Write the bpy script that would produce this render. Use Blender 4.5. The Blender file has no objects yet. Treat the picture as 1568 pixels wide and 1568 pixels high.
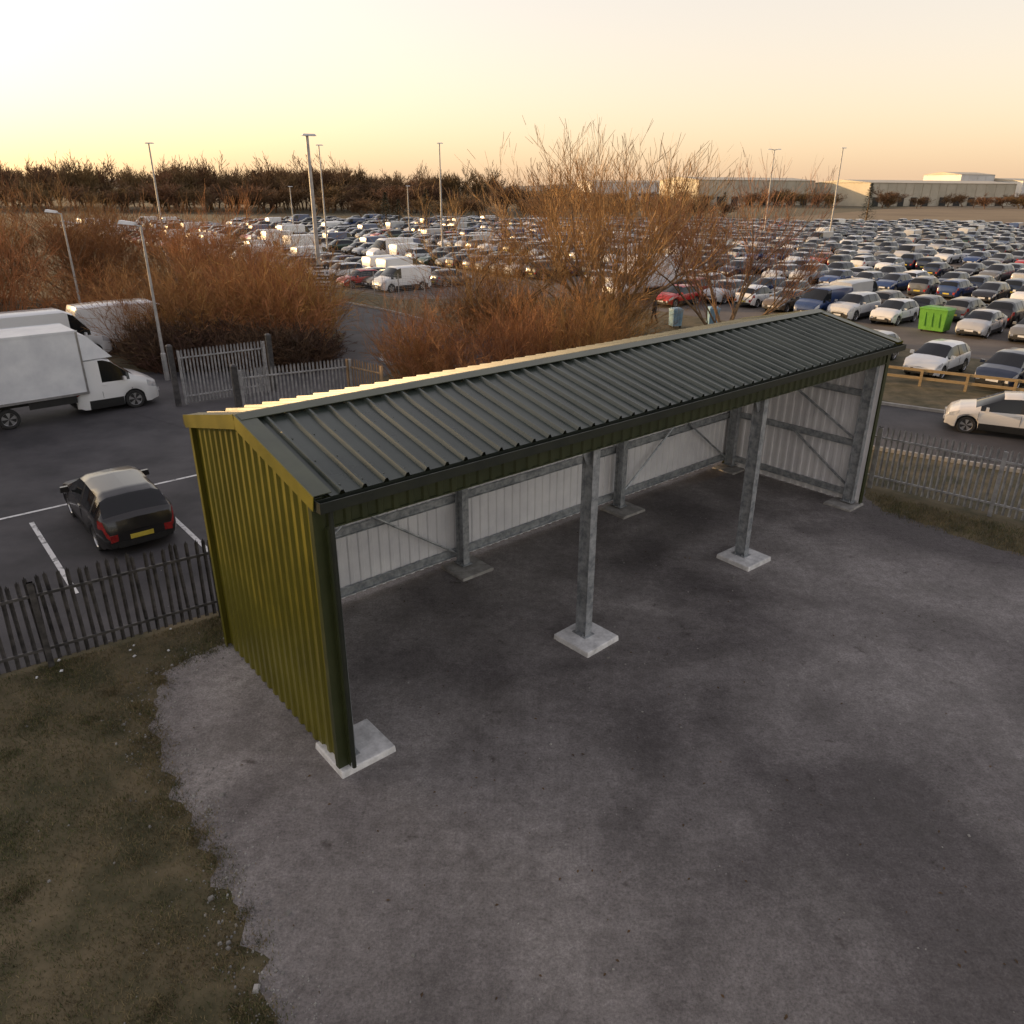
import bpy, math, random
from math import sin, cos, pi, radians, sqrt
from mathutils import Vector, Matrix
random.seed(7)
SC=bpy.context.scene
COL=SC.collection
ANG=0.7102
U=Vector((cos(ANG),sin(ANG),0)); Wv=Vector((-sin(ANG),cos(ANG),0))

# ------------------------------------------------------------ materials
def node(nt,t,**kw):
    n=nt.nodes.new(t)
    for k,v in kw.items(): setattr(n,k,v)
    return n
def mat(name,c1,c2=None,scale=4.0,rough=.7,metal=0.,bump=0.,bscale=40.,coat=0.,detail=4.,objcol=False,spec=.5,coords='Object',contrast=(.35,.65),stretch=None,rvar=0.,orand=0.):
    m=bpy.data.materials.new(name); m.use_nodes=True
    nt=m.node_tree; b=nt.nodes['Principled BSDF']
    b.inputs['Roughness'].default_value=rough; b.inputs['Metallic'].default_value=metal
    b.inputs['Specular IOR Level'].default_value=spec
    if coat: 
        b.inputs['Coat Weight'].default_value=coat; b.inputs['Coat Roughness'].default_value=.06
    tc=node(nt,'ShaderNodeTexCoord'); mp=node(nt,'ShaderNodeMapping')
    nt.links.new(tc.outputs[coords],mp.inputs[0])
    if stretch: mp.inputs['Scale'].default_value=stretch
    if objcol:
        oi=node(nt,'ShaderNodeObjectInfo')
        nt.links.new(oi.outputs['Color'],b.inputs['Base Color'])
    elif c2 is None:
        b.inputs['Base Color'].default_value=(*c1,1)
    else:
        n=node(nt,'ShaderNodeTexNoise'); n.inputs['Scale'].default_value=scale; n.inputs['Detail'].default_value=detail; n.inputs['Roughness'].default_value=.62
        nt.links.new(mp.outputs[0],n.inputs['Vector'])
        r=node(nt,'ShaderNodeValToRGB'); r.color_ramp.elements[0].position=contrast[0]; r.color_ramp.elements[1].position=contrast[1]
        r.color_ramp.elements[0].color=(*c1,1); r.color_ramp.elements[1].color=(*c2,1)
        nt.links.new(n.outputs['Fac'],r.inputs[0]); last=r.outputs[0]
        if orand:
            oi=node(nt,'ShaderNodeObjectInfo'); hs=node(nt,'ShaderNodeHueSaturation')
            mr=node(nt,'ShaderNodeMapRange'); mr.inputs[3].default_value=1-orand; mr.inputs[4].default_value=1+orand*.6
            nt.links.new(oi.outputs['Random'],mr.inputs[0]); nt.links.new(mr.outputs[0],hs.inputs['Value'])
            m2=node(nt,'ShaderNodeMapRange'); m2.inputs[3].default_value=.485; m2.inputs[4].default_value=.520
            mm=node(nt,'ShaderNodeMath',operation='FRACT'); m3=node(nt,'ShaderNodeMath',operation='MULTIPLY'); m3.inputs[1].default_value=7.3
            nt.links.new(oi.outputs['Random'],m3.inputs[0]); nt.links.new(m3.outputs[0],mm.inputs[0]); nt.links.new(mm.outputs[0],m2.inputs[0]); nt.links.new(m2.outputs[0],hs.inputs['Hue'])
            nt.links.new(last,hs.inputs['Color']); last=hs.outputs[0]
        nt.links.new(last,b.inputs['Base Color'])
        if rvar:
            mr=node(nt,'ShaderNodeMapRange'); mr.inputs[1].default_value=.3; mr.inputs[2].default_value=.7; mr.inputs[3].default_value=rough-rvar; mr.inputs[4].default_value=rough+rvar
            nt.links.new(n.outputs['Fac'],mr.inputs[0]); nt.links.new(mr.outputs[0],b.inputs['Roughness'])
    if bump:
        n2=node(nt,'ShaderNodeTexNoise'); n2.inputs['Scale'].default_value=bscale; n2.inputs['Detail'].default_value=4
        nt.links.new(mp.outputs[0],n2.inputs['Vector'])
        bp=node(nt,'ShaderNodeBump'); bp.inputs['Strength'].default_value=bump; bp.inputs['Distance'].default_value=.02
        nt.links.new(n2.outputs['Fac'],bp.inputs['Height']); nt.links.new(bp.outputs[0],b.inputs['Normal'])
    return m

def yard_material():
    m=bpy.data.materials.new('yard_surface'); m.use_nodes=True
    nt=m.node_tree; b=nt.nodes['Principled BSDF']; b.inputs['Specular IOR Level'].default_value=.35
    tc=node(nt,'ShaderNodeTexCoord')
    def noise(s,d,r=.6,dist=0.):
        n=node(nt,'ShaderNodeTexNoise'); n.inputs['Scale'].default_value=s; n.inputs['Detail'].default_value=d; n.inputs['Roughness'].default_value=r; n.inputs['Distortion'].default_value=dist
        nt.links.new(tc.outputs['Object'],n.inputs['Vector']); return n
    def ramp(src,p0,p1,c0,c1):
        r=node(nt,'ShaderNodeValToRGB'); r.color_ramp.elements[0].position=p0; r.color_ramp.elements[1].position=p1
        r.color_ramp.elements[0].color=(*c0,1); r.color_ramp.elements[1].color=(*c1,1); nt.links.new(src,r.inputs[0]); return r
    def mix(mode,f,a,bb):
        x=node(nt,'ShaderNodeMix',data_type='RGBA',blend_type=mode)
        if isinstance(f,float): x.inputs[0].default_value=f
        else: nt.links.new(f,x.inputs[0])
        nt.links.new(a,x.inputs[6]); nt.links.new(bb,x.inputs[7]); return x
    big=ramp(noise(.20,3,.6,.4).outputs['Fac'],.38,.62,(.135,.123,.124),(.31,.29,.285))
    mednoise=noise(.8,7,.74)
    med=ramp(mednoise.outputs['Fac'],.34,.60,(.48,.47,.46),(1,1,1))
    a=mix('MULTIPLY',.8,big.outputs[0],med.outputs[0])
    stain=ramp(noise(1.9,4,.65,.2).outputs['Fac'],.27,.36,(.38,.35,.33),(1,1,1))
    a2=mix('MULTIPLY',.8,a.outputs[2],stain.outputs[0])
    fn=noise(26,4,.85)
    fine=ramp(fn.outputs['Fac'],.3,.72,(.5,.5,.5),(1.4,1.39,1.37))
    a3=mix('MULTIPLY',.9,a2.outputs[2],fine.outputs[0])
    mid=ramp(noise(6,3,.8).outputs['Fac'],.34,.66,(.76,.75,.74),(1.15,1.15,1.15))
    a3b=mix('MULTIPLY',.9,a3.outputs[2],mid.outputs[0])
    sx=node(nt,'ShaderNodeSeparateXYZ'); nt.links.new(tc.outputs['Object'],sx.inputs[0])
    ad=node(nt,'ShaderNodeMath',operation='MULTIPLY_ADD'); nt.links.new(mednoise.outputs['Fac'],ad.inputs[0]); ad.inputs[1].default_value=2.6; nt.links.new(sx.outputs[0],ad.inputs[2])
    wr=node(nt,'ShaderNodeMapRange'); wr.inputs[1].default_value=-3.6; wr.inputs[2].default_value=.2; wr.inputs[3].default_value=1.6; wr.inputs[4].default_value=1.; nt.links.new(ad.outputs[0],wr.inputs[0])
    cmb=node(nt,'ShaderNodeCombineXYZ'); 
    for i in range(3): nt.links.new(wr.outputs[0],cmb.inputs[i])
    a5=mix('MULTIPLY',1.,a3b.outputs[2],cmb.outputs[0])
    nt.links.new(a5.outputs[2],b.inputs['Base Color'])
    rr=node(nt,'ShaderNodeMapRange'); rr.inputs[1].default_value=.36; rr.inputs[2].default_value=.56; rr.inputs[3].default_value=.5; rr.inputs[4].default_value=.9
    nt.links.new(mednoise.outputs['Fac'],rr.inputs[0]); nt.links.new(rr.outputs[0],b.inputs['Roughness'])
    bp=node(nt,'ShaderNodeBump'); bp.inputs['Strength'].default_value=.7; bp.inputs['Distance'].default_value=.02
    nt.links.new(fn.outputs['Fac'],bp.inputs['Height']); nt.links.new(bp.outputs[0],b.inputs['Normal'])
    return m

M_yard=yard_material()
M_ground=mat('rough_grass_soil',(.045,.043,.018),(.15,.118,.068),1.1,.95,bump=.8,bscale=9,detail=7)
M_field=mat('ploughed_field',(.14,.10,.06),(.22,.165,.10),.03,.95,detail=5)
M_asph=mat('asphalt',(.038,.037,.041),(.085,.081,.086),.5,.72,bump=.35,bscale=60,detail=7,spec=.35)
M_lotasph=mat('worn_asphalt',(.08,.070,.065),(.15,.13,.115),.2,.85,detail=5)
M_kerb=mat('kerb_concrete',(.25,.24,.23),(.36,.35,.33),3,.85)
M_line=mat('road_paint',(.22,.22,.22),(.75,.75,.74),5,.7,contrast=(.34,.48),detail=6)
M_green=mat('green_cladding',(.105,.096,.010),(.150,.135,.016),.8,.36,spec=.5,detail=5)
M_green_shade=mat('green_cladding_shaded',(.026,.034,.012),(.042,.050,.018),1.1,.42,spec=.5)  # the gable's green made darker: the fascia's shade is put into the colour
M_roof=mat('green_roof_sheet',(.030,.040,.034),(.058,.070,.060),1.0,.32,spec=.5,detail=6,rvar=.08)
M_flash=mat('green_flashing',(.050,.058,.038),(.07,.08,.05),2,.34,spec=.5)
M_liner=mat('grey_liner_sheet',(.64,.64,.67),(.76,.76,.78),1.2,.5)
M_galv=mat('galvanised_steel',(.22,.24,.26),(.48,.50,.52),7,.42,metal=.45,detail=6)
M_conc=mat('pad_concrete',(.50,.50,.50),(.78,.78,.78),5,.9,bump=.5,bscale=25,detail=6)
M_fence=mat('fence_steel',(.22,.22,.23),(.40,.40,.41),5,.5,metal=.3)
M_fenced=mat('fence_steel_weathered',(.030,.030,.033),(.10,.095,.095),5,.6,metal=.2)
M_pole=mat('pole_steel',(.30,.30,.30),(.45,.44,.43),3,.5,metal=.3)
M_white=mat('white_panel',(.58,.60,.64),(.72,.74,.77),1.2,.4)
M_black=mat('black_plastic',(.012,.012,.013),(.02,.02,.02),6,.55)
M_tyre=mat('tyre',(.018,.018,.018),(.03,.03,.03),9,.9)
M_glass=mat('vehicle_glass',(.010,.012,.014),None,rough=.05,spec=.5)
M_rim=mat('wheel_rim',(.42,.42,.43),(.55,.55,.56),5,.3,metal=.8)
M_lamp=mat('headlamp',(.35,.37,.4),(.6,.6,.62),9,.1,coat=1.)
M_red=mat('tail_lamp',(.22,.01,.01),(.34,.02,.015),9,.2,coat=1.)
M_plate=mat('number_plate',(.55,.43,.06),(.62,.5,.08),9,.4)
M_paint=mat('car_paint',(.5,.5,.5),None,rough=.30,coat=.7,objcol=True)
M_wood=mat('timber',(.30,.20,.09),(.42,.30,.15),5,.8,stretch=(1,1,6))
M_bark=mat('bark',(.13,.085,.05),(.24,.16,.09),4,.9)
M_twig=mat('twigs',(.21,.095,.034),(.45,.22,.072),.5,.8,orand=.35,detail=2)
M_twigt=mat('tree_twigs',(.25,.125,.055),(.48,.265,.11),.5,.8,orand=.2,detail=2)
M_twigd=mat('dark_twigs',(.055,.030,.018),(.12,.062,.032),.8,.9,orand=.3,detail=2)
M_wood_far=mat('woodland_twigs',(.10,.060,.032),(.22,.125,.06),.05,.95,orand=.3,detail=2)
M_grassg=mat('grass_green',(.05,.06,.018),(.10,.105,.032),3,.8,detail=2)
M_straw=mat('grass_dry',(.12,.092,.046),(.25,.195,.10),3,.85,detail=2)
M_conif=mat('conifer_needles',(.010,.020,.010),(.03,.045,.02),4,.9)
M_stone=mat('gravel',(.12,.115,.11),(.36,.35,.33),1.5,.9)
M_binp=mat('green_bin_plastic',(.10,.30,.035),(.13,.36,.045),3,.45)
M_binb=mat('blue_bin_plastic',(.16,.3,.45),(.26,.42,.55),3,.45)
M_brick=mat('brick_wall',(.20,.10,.07),(.28,.15,.10),3,.9)
M_clad=mat('warehouse_cladding',(.42,.38,.30),(.52,.47,.38),.15,.6)
M_cladw=mat('warehouse_cladding_pale',(.60,.60,.60),(.68,.68,.68),.15,.6)
M_cloth=mat('dark_clothing',(.02,.022,.03),(.035,.035,.045),6,.9)
M_skin=mat('skin',(.45,.28,.2),(.5,.32,.24),6,.6)
M_hill=mat('hill_grass',(.16,.15,.13),(.22,.20,.17),.004,1.)

# ------------------------------------------------------------ mesh builder
class MB:
    def __init__(s): s.v=[];s.f=[];s.m=[]
    def add(s,vs,fs,m=0):
        o=len(s.v); s.v+= [tuple(a) for a in vs]
        for i,f in enumerate(fs):
            s.f.append(tuple(o+a for a in f)); s.m.append(m if isinstance(m,int) else m[i])
    def box(s,c,d,m=0,rz=0.,taper=1.):
        x,y,z=[a/2 for a in d]; vs=[]
        for k,(sz,t) in enumerate(((-1,1.),(1,taper))):
            for sx,sy in ((-1,-1),(1,-1),(1,1),(-1,1)):
                px,py=sx*x*t,sy*y*t
                vs.append((c[0]+px*cos(rz)-py*sin(rz),c[1]+px*sin(rz)+py*cos(rz),c[2]+sz*z))
        s.add(vs,[(3,2,1,0),(4,5,6,7),(0,1,5,4),(1,2,6,5),(2,3,7,6),(3,0,4,7)],m)
    def beam(s,p0,p1,w,h,m=0,up=(0,0,1)):
        p0=Vector(p0);p1=Vector(p1);d=(p1-p0).normalized();up=Vector(up)
        sd=d.cross(up)
        if sd.length<1e-4: sd=d.cross(Vector((1,0,0)))
        sd.normalize(); u2=sd.cross(d)
        vs=[]
        for p in (p0,p1):
            for a,b in ((-1,-1),(1,-1),(1,1),(-1,1)): vs.append(p+sd*(a*w/2)+u2*(b*h/2))
        s.add(vs,[(3,2,1,0),(4,5,6,7),(0,1,5,4),(1,2,6,5),(2,3,7,6),(3,0,4,7)],m)
    def tube(s,p0,p1,r0,r1,n=3,m=0,cap=False):
        p0=Vector(p0);p1=Vector(p1);d=p1-p0
        if d.length<1e-6:return
        d.normalize(); a=d.cross(Vector((0,0,1)) if abs(d.z)<.9 else Vector((1,0,0))).normalized(); b=d.cross(a)
        vs=[]
        for p,r in ((p0,r0),(p1,r1)):
            for i in range(n):
                t=2*pi*i/n; vs.append(p+a*(r*cos(t))+b*(r*sin(t)))
        fs=[(i,(i+1)%n,n+(i+1)%n,n+i) for i in range(n)]
        if cap: fs+= [tuple(range(n-1,-1,-1)),tuple(range(n,2*n))]
        s.add(vs,fs,m)
    def rib(s,p0,p1,r0,r1,m=0):
        d=(p1-p0)
        if d.length<1e-6: return
        d.normalize(); a=rnd_perp(d)
        s.add([p0-a*r0,p0+a*r0,p1+a*r1,p1-a*r1],[(0,1,2,3)],m)
    def merge(s,o,off=(0,0,0),mm=None):
        k=len(s.v); s.v+=[(a[0]+off[0],a[1]+off[1],a[2]+off[2]) for a in o.v]
        s.f+=[tuple(k+i for i in f) for f in o.f]; s.m+=list(o.m)
    def mesh(s,name,mats,smooth=None):
        me=bpy.data.meshes.new(name); me.from_pydata(s.v,[],s.f)
        for a in mats: me.materials.append(a)
        me.polygons.foreach_set('material_index',s.m)
        if smooth is not None:
            me.polygons.foreach_set('use_smooth',[True]*len(s.f)); me.set_sharp_from_angle(angle=radians(smooth))
        me.update(); return me
    def obj(s,name,mats,smooth=None,parent=None,loc=None,rz=0):
        return place(s.mesh(name,mats,smooth),name,loc or (0,0,0),rz,parent)
def rnd_perp(d):
    v=Vector((random.gauss(0,1),random.gauss(0,1),random.gauss(0,1))); v-=d*v.dot(d); 
    return v.normalized() if v.length>1e-5 else Vector((1,0,0))
def place(me,name,loc=(0,0,0),rz=0,parent=None,sc=None,color=None):
    ob=bpy.data.objects.new(name,me); ob.location=loc; ob.rotation_euler=(0,0,rz)
    if sc: ob.scale=sc
    if color: ob.color=(*color,1)
    COL.objects.link(ob)
    if parent: ob.parent=parent
    return ob
def empty(name,loc=(0,0,0),rz=0):
    e=bpy.data.objects.new(name,None); e.location=loc; e.rotation_euler=(0,0,rz); e.empty_display_size=.2; COL.objects.link(e); return e

# ------------------------------------------------------------ ground sheets
def sheet(name,pts,z,m,jit=0.,step=0.6):
    out=[]
    n=len(pts)
    for i in range(n):
        a=Vector(pts[i]);b=Vector(pts[(i+1)%n]); k=max(1,int((b-a).length/step)) if jit else 1
        for j in range(k):
            p=a.lerp(b,j/k)
            if jit and (b-a).length<12:
                w=.10*sin(p.x*1.3+p.y*2.1)+.06*sin(p.y*5.7-p.x*4.)+.04*sin(p.y*13.1)
                p=p+Vector((w+random.uniform(-jit,jit),w*.5+random.uniform(-jit,jit)))
            out.append((p.x,p.y,z))
    mb=MB(); mb.add(out,[tuple(range(len(out)))]); return mb.obj(name,[m])
mb=MB(); mb.add([(-4000,-300,0),(4000,-300,0),(4000,7000,0),(-4000,7000,0)],[(0,1,2,3)]); mb.obj('ground',[M_ground])
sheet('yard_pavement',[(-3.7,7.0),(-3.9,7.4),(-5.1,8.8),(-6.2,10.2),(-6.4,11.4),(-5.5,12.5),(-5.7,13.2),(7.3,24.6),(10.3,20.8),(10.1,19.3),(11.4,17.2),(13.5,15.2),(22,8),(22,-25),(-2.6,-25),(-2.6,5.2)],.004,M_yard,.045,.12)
sheet('parking_pavement',[(-70,-14),(-20,3.6),(-6.1,13.7),(7.3,25.0),(5,28.5),(-4,31.5),(-9,35.5),(-19,35.3),(-24,43),(-60,48)],.004,M_asph)
def UW(s,t): return (U*s+Wv*t).xy
sheet('car_park_asphalt',[UW(35.2,-30),UW(44,10),UW(44,45),UW(33,52),UW(31,95),UW(38,200),UW(120,200),UW(215,60),UW(215,-60),UW(60,-60)],.004,M_lotasph)
sheet('field',[(62,222),(190,195),(700,210),(900,480),(250,480)],.004,M_field)

def ribbon(name,pts,w,z,m,kerb=False):
    P=[Vector((a,b,0)) for a,b in pts]
    S=[]
    for i in range(len(P)-1):
        p0=P[max(0,i-1)];p1=P[i];p2=P[i+1];p3=P[min(len(P)-1,i+2)]
        for j in range(8):
            t=j/8; S.append(.5*((2*p1)+(p2-p0)*t+(2*p0-5*p1+4*p2-p3)*t*t+(3*p1-p0-3*p2+p3)*t**3))
    S.append(P[-1])
    mb=MB();k=MB();L=[];R=[]
    for i,p in enumerate(S):
        d=(S[min(i+1,len(S)-1)]-S[max(i-1,0)]).normalized(); n=Vector((-d.y,d.x,0))
        L.append(p+n*w/2);R.append(p-n*w/2)
    for i in range(len(S)-1):
        z3=Vector((0,0,z)); mb.add([R[i]+z3,R[i+1]+z3,L[i+1]+z3,L[i]+z3],[(0,1,2,3)])
    mb.obj(name,[m])
    if kerb:
        for side in (L,R):
            for i in range(len(S)-1):
                if side is R and -12<side[i].x<-4.5: continue
                k.beam(side[i]+Vector((0,0,.06)),side[i+1]+Vector((0,0,.06)),.14,.12,0)
        k.obj('kerb',[M_kerb])
ribbon('access_road',[(-34,76),(-22,63),(-12,53),(-4,42.5),(5,33.6),(13.8,27.2),(22,22.3),(34,15),(50,6)],6.4,.008,M_asph,True)
ribbon('entrance_road',[(-8.5,49),(-7.6,42),(-8.2,36),(-10,31.5),(-13,27)],4.6,.012,M_asph)
mb=MB(); n=24
vs=[(-6.0+1.1*cos(2*pi*i/n),39.0+2.0*sin(2*pi*i/n),.0) for i in range(n)]+[(-6.0+1.1*cos(2*pi*i/n),39.0+2.0*sin(2*pi*i/n),.13) for i in range(n)]+[(-6.0+.9*cos(2*pi*i/n),39.0+1.8*sin(2*pi*i/n),.13) for i in range(n)]
mb.add(vs,[(i,(i+1)%n,n+(i+1)%n,n+i) for i in range(n)]+[(n+i,n+(i+1)%n,2*n+(i+1)%n,2*n+i) for i in range(n)],0)
mb.add(vs[2*n:],[tuple(range(n))],1)
mb.obj('traffic_island',[M_kerb,M_lotasph])
mb=MB()
def line(a,b,w=.11):
    mb.beam((a[0],a[1],.011),(b[0],b[1],.011),w,.004)
line((-18.6,13.9),(-8.6,22.6)); 
for k in (0,1,2):
    o=Vector((-7.3,16.2))+Vector((U.x,U.y))*(-2.95*k)
    line(o,o+Vector((Wv.x,Wv.y))*4.9)
mb.obj('bay_marking',[M_line])
def blades(name,fn,n,h0,h1,parent=None):
    mb=MB()
    for i in range(n):
        x,y=fn()
        h=random.uniform(h0,h1);a=random.uniform(0,2*pi);w=random.uniform(.003,.007)
        lx,ly=random.gauss(0,h*.45),random.gauss(0,h*.45)
        g=.5+.35*sin(x*1.7+y*.9)+.25*sin(y*3.1-x*1.3)
        mb.add([(x-cos(a)*w,y-sin(a)*w,0),(x+cos(a)*w,y+sin(a)*w,0),(x+lx,y+ly,h)],[(0,1,2)],0 if random.random()<.2+.5*g else 1)
    return mb.obj(name,[M_grassg,M_straw])
def xedge(y):
    P=[(5.2,-2.6),(7.0,-3.6),(7.4,-3.9),(8.8,-5.1),(10.2,-6.2),(11.4,-6.4),(12.5,-5.5)]
    if y<P[0][0]: return -2.6
    for (a,xa),(b,xb) in zip(P,P[1:]):
        if y<=b: return xa+(xb-xa)*(y-a)/(b-a)
    return -5.6
cl=[(random.uniform(-12,-3),random.uniform(4,13.5),random.uniform(.08,.4)) for _ in range(330)]
for _ in range(60):
    y=random.uniform(5,12.5); cl.append((xedge(y)+random.gauss(.05,.15),y,random.uniform(.05,.14)))
def gl():
    while True:
        if random.random()<.75:
            c=random.choice(cl); x=random.gauss(c[0],c[2]); y=random.gauss(c[1],c[2])
        else: x=random.uniform(-12,-2.6);y=random.uniform(4,13.6)
        if x<xedge(y)+random.gauss(.02,.22) and y<13.2+(x+6)*.69+.3: return x,y
blades('grass',gl,95000,.02,.065)
def gr():
    t=random.random();q=random.random()
    a=Vector((10.3,20.4)).lerp(Vector((17,14.6)),t);b=Vector((10.2,18.9)).lerp(Vector((14.5,13.9)),t)
    p=a.lerp(b,q**1.1)+Vector((random.gauss(0,.15),random.gauss(0,.15)));return p.x,p.y
blades('grass',gr,16000,.03,.11)
mb=MB()
for i in range(2200):
    if random.random()<.65:
        y=random.uniform(4,13); x=xedge(y)+random.gauss(0.15,.35)
    else: x=random.gauss(1,5);y=random.uniform(4,19)
    r=.009*random.lognormvariate(0,.45);a=random.uniform(0,6)
    mb.box((x,y,.004+r*.3),(r*2,r*1.5,r*1.0),0,a,.6)
mb.obj('gravel',[M_stone])
mb=MB()
for i in range(16):
    t=random.random(); x=-10+5*t+random.gauss(0,.5); y=11.1+2.6*t-abs(random.gauss(0,.5))
    mb.box((x,y,.03),(random.uniform(.03,.09),random.uniform(.02,.05),.02),0,random.uniform(0,6),.7)
mb.obj('litter',[M_white])
mb=MB()
for i in range(260):
    x=random.gauss(1.5,4);y=random.uniform(5,18);a=random.uniform(0,6);s=random.uniform(.012,.035)
    mb.add([(x-s*cos(a),y-s*sin(a),.008),(x+s*.5*sin(a),y-s*.5*cos(a),.014),(x+s*cos(a),y+s*sin(a),.009),(x-s*.5*sin(a),y+s*.5*cos(a),.02)],[(0,1,2,3)])
mb.obj('dead_leaves',[M_twigd])

# ------------------------------------------------------------ shelter
L=16.08;D=4.45;E=4.50;R=5.0
shel=empty('open_fronted_steel_shelter',(-2.58,9.0,0),ANG)
def prof(a,b,pitch,h,crest=.32,sd=.1):
    pts=[(a,0)];x=a+pitch*.35
    while x+pitch*.5<b:
        c=pitch*crest; s=pitch*sd
        pts+=[(x,0),(x+s,h),(x+s+c,h),(x+2*s+c,0)]; x+=pitch
    pts.append((b,0)); return pts
def ztop(y): return E+(R-E)*(1-abs(y-D/2)/(D/2))
sl=(R-E)/(D/2); nl=sqrt(1+sl*sl)
OL=-.10; OR=L+.30
mb=MB()
for side in (0,1):
    P=prof(OL+.22,OR-.16,.335,.055,.10,.085)
    if side==0: y0,z0=-.16,E-.16*sl+.05
    else: y0,z0=D+.16,E-.16*sl+.05
    y1,z1=D/2,R+.05
    sy=-sl/nl if side==0 else sl/nl
    vs=[]
    for x,h in P:
        vs.append((x,y0+sy*h,z0+h)); vs.append((x,y1,z1+h))
    mb.add(vs,[((2*i,2*i+2,2*i+3,2*i+1) if side==0 else (2*i,2*i+1,2*i+3,2*i+2)) for i in range(len(P)-1)])
for q in (.08,.36,.64,.92):
    for i in range(48):
        x=OL+.45+i*.335
        if x<OR-.3:
            y=-.16+(D/2+.16)*q; z=E+sl*(y)+.05
            mb.box((x,y,z+.006),(.022,.022,.014))
mb.obj('roof_sheets',[M_roof],parent=shel)
mb=MB()
for side in (-1,1):
    y0=D/2; e=y0+side*.20
    mb.beam((OL,(y0+e)/2,R+.118-.10*sl),(OR,(y0+e)/2,R+.118-.10*sl),.205,.012,up=(0,side*sl,1))
mb.obj('ridge_cap',[M_flash],parent=shel)
mb=MB(); mg=MB()
for xa in (OL+.10,OR-.07):
    for side in (0,1):
        ye=-.17 if side==0 else D+.17
        ze=E-.17*sl+.11
        mb.beam((xa,ye,ze),(xa,D/2,R+.108),.26,.014,up=(0,0,1))
        xo=OL-.035 if xa<1 else OR+.068
        mg.beam((xo,ye,ze-.10),(xo,D/2,R+.008),.012,.22,up=(0,0,1))
mb.obj('verge_flashing',[M_flash],parent=shel)
mg.obj('bargeboard',[M_green],parent=shel)
mb=MB()
for y,s in ((-.16,-1),(D+.16,1)):
    mb.beam((OL,y+s*.002,E-.06),(OR,y+s*.002,E-.06),.012,.13)
    mb.beam((OL,y+s*.14,E-.06),(OR,y+s*.14,E-.06),.014,.14)
    mb.beam((OL,y+s*.07,E-.13),(OR,y+s*.07,E-.13),.14,.012)
    mb.box((OL-.008,y+s*.07,E-.06),(.014,.16,.15))
    mb.box((OR+.008,y+s*.07,E-.06),(.014,.16,.15))
mb.tube((.06,-.23,E-.13),(.06,-.20,.15),.034,.034,10)
mb.obj('gutter',[mat('gutter_dark',(.014,.018,.014),(.024,.028,.02),3,.4)],30,parent=shel)
def vsheet(mb,P,z0,zt,axis,off,sgn,m=0):
    vs=[]
    for a,h in P:
        if axis=='y': x,y=off+sgn*h,a
        else: x,y=a,off+sgn*h
        vs.append((x,y,z0)); vs.append((x,y,zt(a) if callable(zt) else zt))
    mb.add(vs,[(2*i,2*i+2,2*i+3,2*i+1) for i in range(len(P)-1)],m)
mb=MB(); vsheet(mb,prof(0,L,.25,.032),E-.46,E-.01,'x',-.02,-1)
mb.beam((0,-.03,E-.47),(L,-.03,E-.47),.07,.02)
mb.obj('eaves_cladding',[M_green_shade],parent=shel)
mb=MB(); vsheet(mb,prof(0,D,.25,.038),.03,ztop,'y',-.02,-1)
for z in (.32,1.75,3.15,4.1):
    for i in range(17): mb.box((-.026,.16+i*.25,z),(.014,.02,.02))
mb.obj('gable_wall',[M_green],parent=shel)
mb=MB(); vsheet(mb,prof(0,D,.25,.032),.03,ztop,'y',L+.02,1); mb.obj('end_wall',[M_green],parent=shel)
mb=MB(); vsheet(mb,prof(0,L,.25,.032),.12,E-.01,'x',D+.02,1); mb.obj('rear_wall',[M_green],parent=shel)
mb=MB()
vsheet(mb,prof(.0,D,.25,.028),.04,lambda a:ztop(a)-.01,'y',.0,1); vsheet(mb,prof(.0,D,.25,.028),.04,lambda a:ztop(a)-.01,'y',L,-1)
vsheet(mb,prof(.0,L,.25,.028),.13,E-.02,'x',D,-1)
mb.obj('liner_sheets',[M_liner],parent=shel)
mb=MB()
for side in (0,1):
    ye=0 if side==0 else D
    mb.add([(0,ye,E),(L,ye,E),(L,D/2,R),(0,D/2,R)],[(0,1,2,3)])
mb.obj('roof_underside',[M_liner],parent=shel)
mb=MB(); mg=MB()
for x in (-.035,L+.035):
    for y in (-.05,D+.05):
        q=mg if y>1 else mb
        q.box((x,y,(E)/2),(.16,.012,E-.02)); 
        q.box((x+(-.075 if x<1 else .075),y+(.05 if y<1 else -.05),E/2),(.012,.10,E-.02))
mb.box((.045,-.065,E/2-.2),(.012,.10,E-.5)); 
mb.box((.10,-.045,E/2-.2),(.13,.012,E-.5))
mb.obj('corner_flashing',[mat('dark_green_trim',(.028,.036,.012),(.042,.05,.018),2,.38)],parent=shel)
mg.obj('rear_corner_flashing',[M_green],parent=shel)
mb=MB()
def icol(x,y,z0,z1,dep=.26,wid=.17):
    mb.box((x,y-dep/2,(z0+z1)/2),(wid,.014,z1-z0)); mb.box((x,y+dep/2,(z0+z1)/2),(wid,.014,z1-z0)); mb.box((x,y,(z0+z1)/2),(.010,dep-.016,z1-z0))
    mb.box((x,y,z0+.012),(wid+.1,dep+.1,.022))
    for a in (-1,1):
        for b in (-1,1): mb.tube((x+a*(wid/2+.02),y+b*dep*.35,z0+.02),(x+a*(wid/2+.02),y+b*dep*.35,z0+.07),.014,.014,6,cap=True)
FX=[.16,L/3,2*L/3,L-.16]
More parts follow.
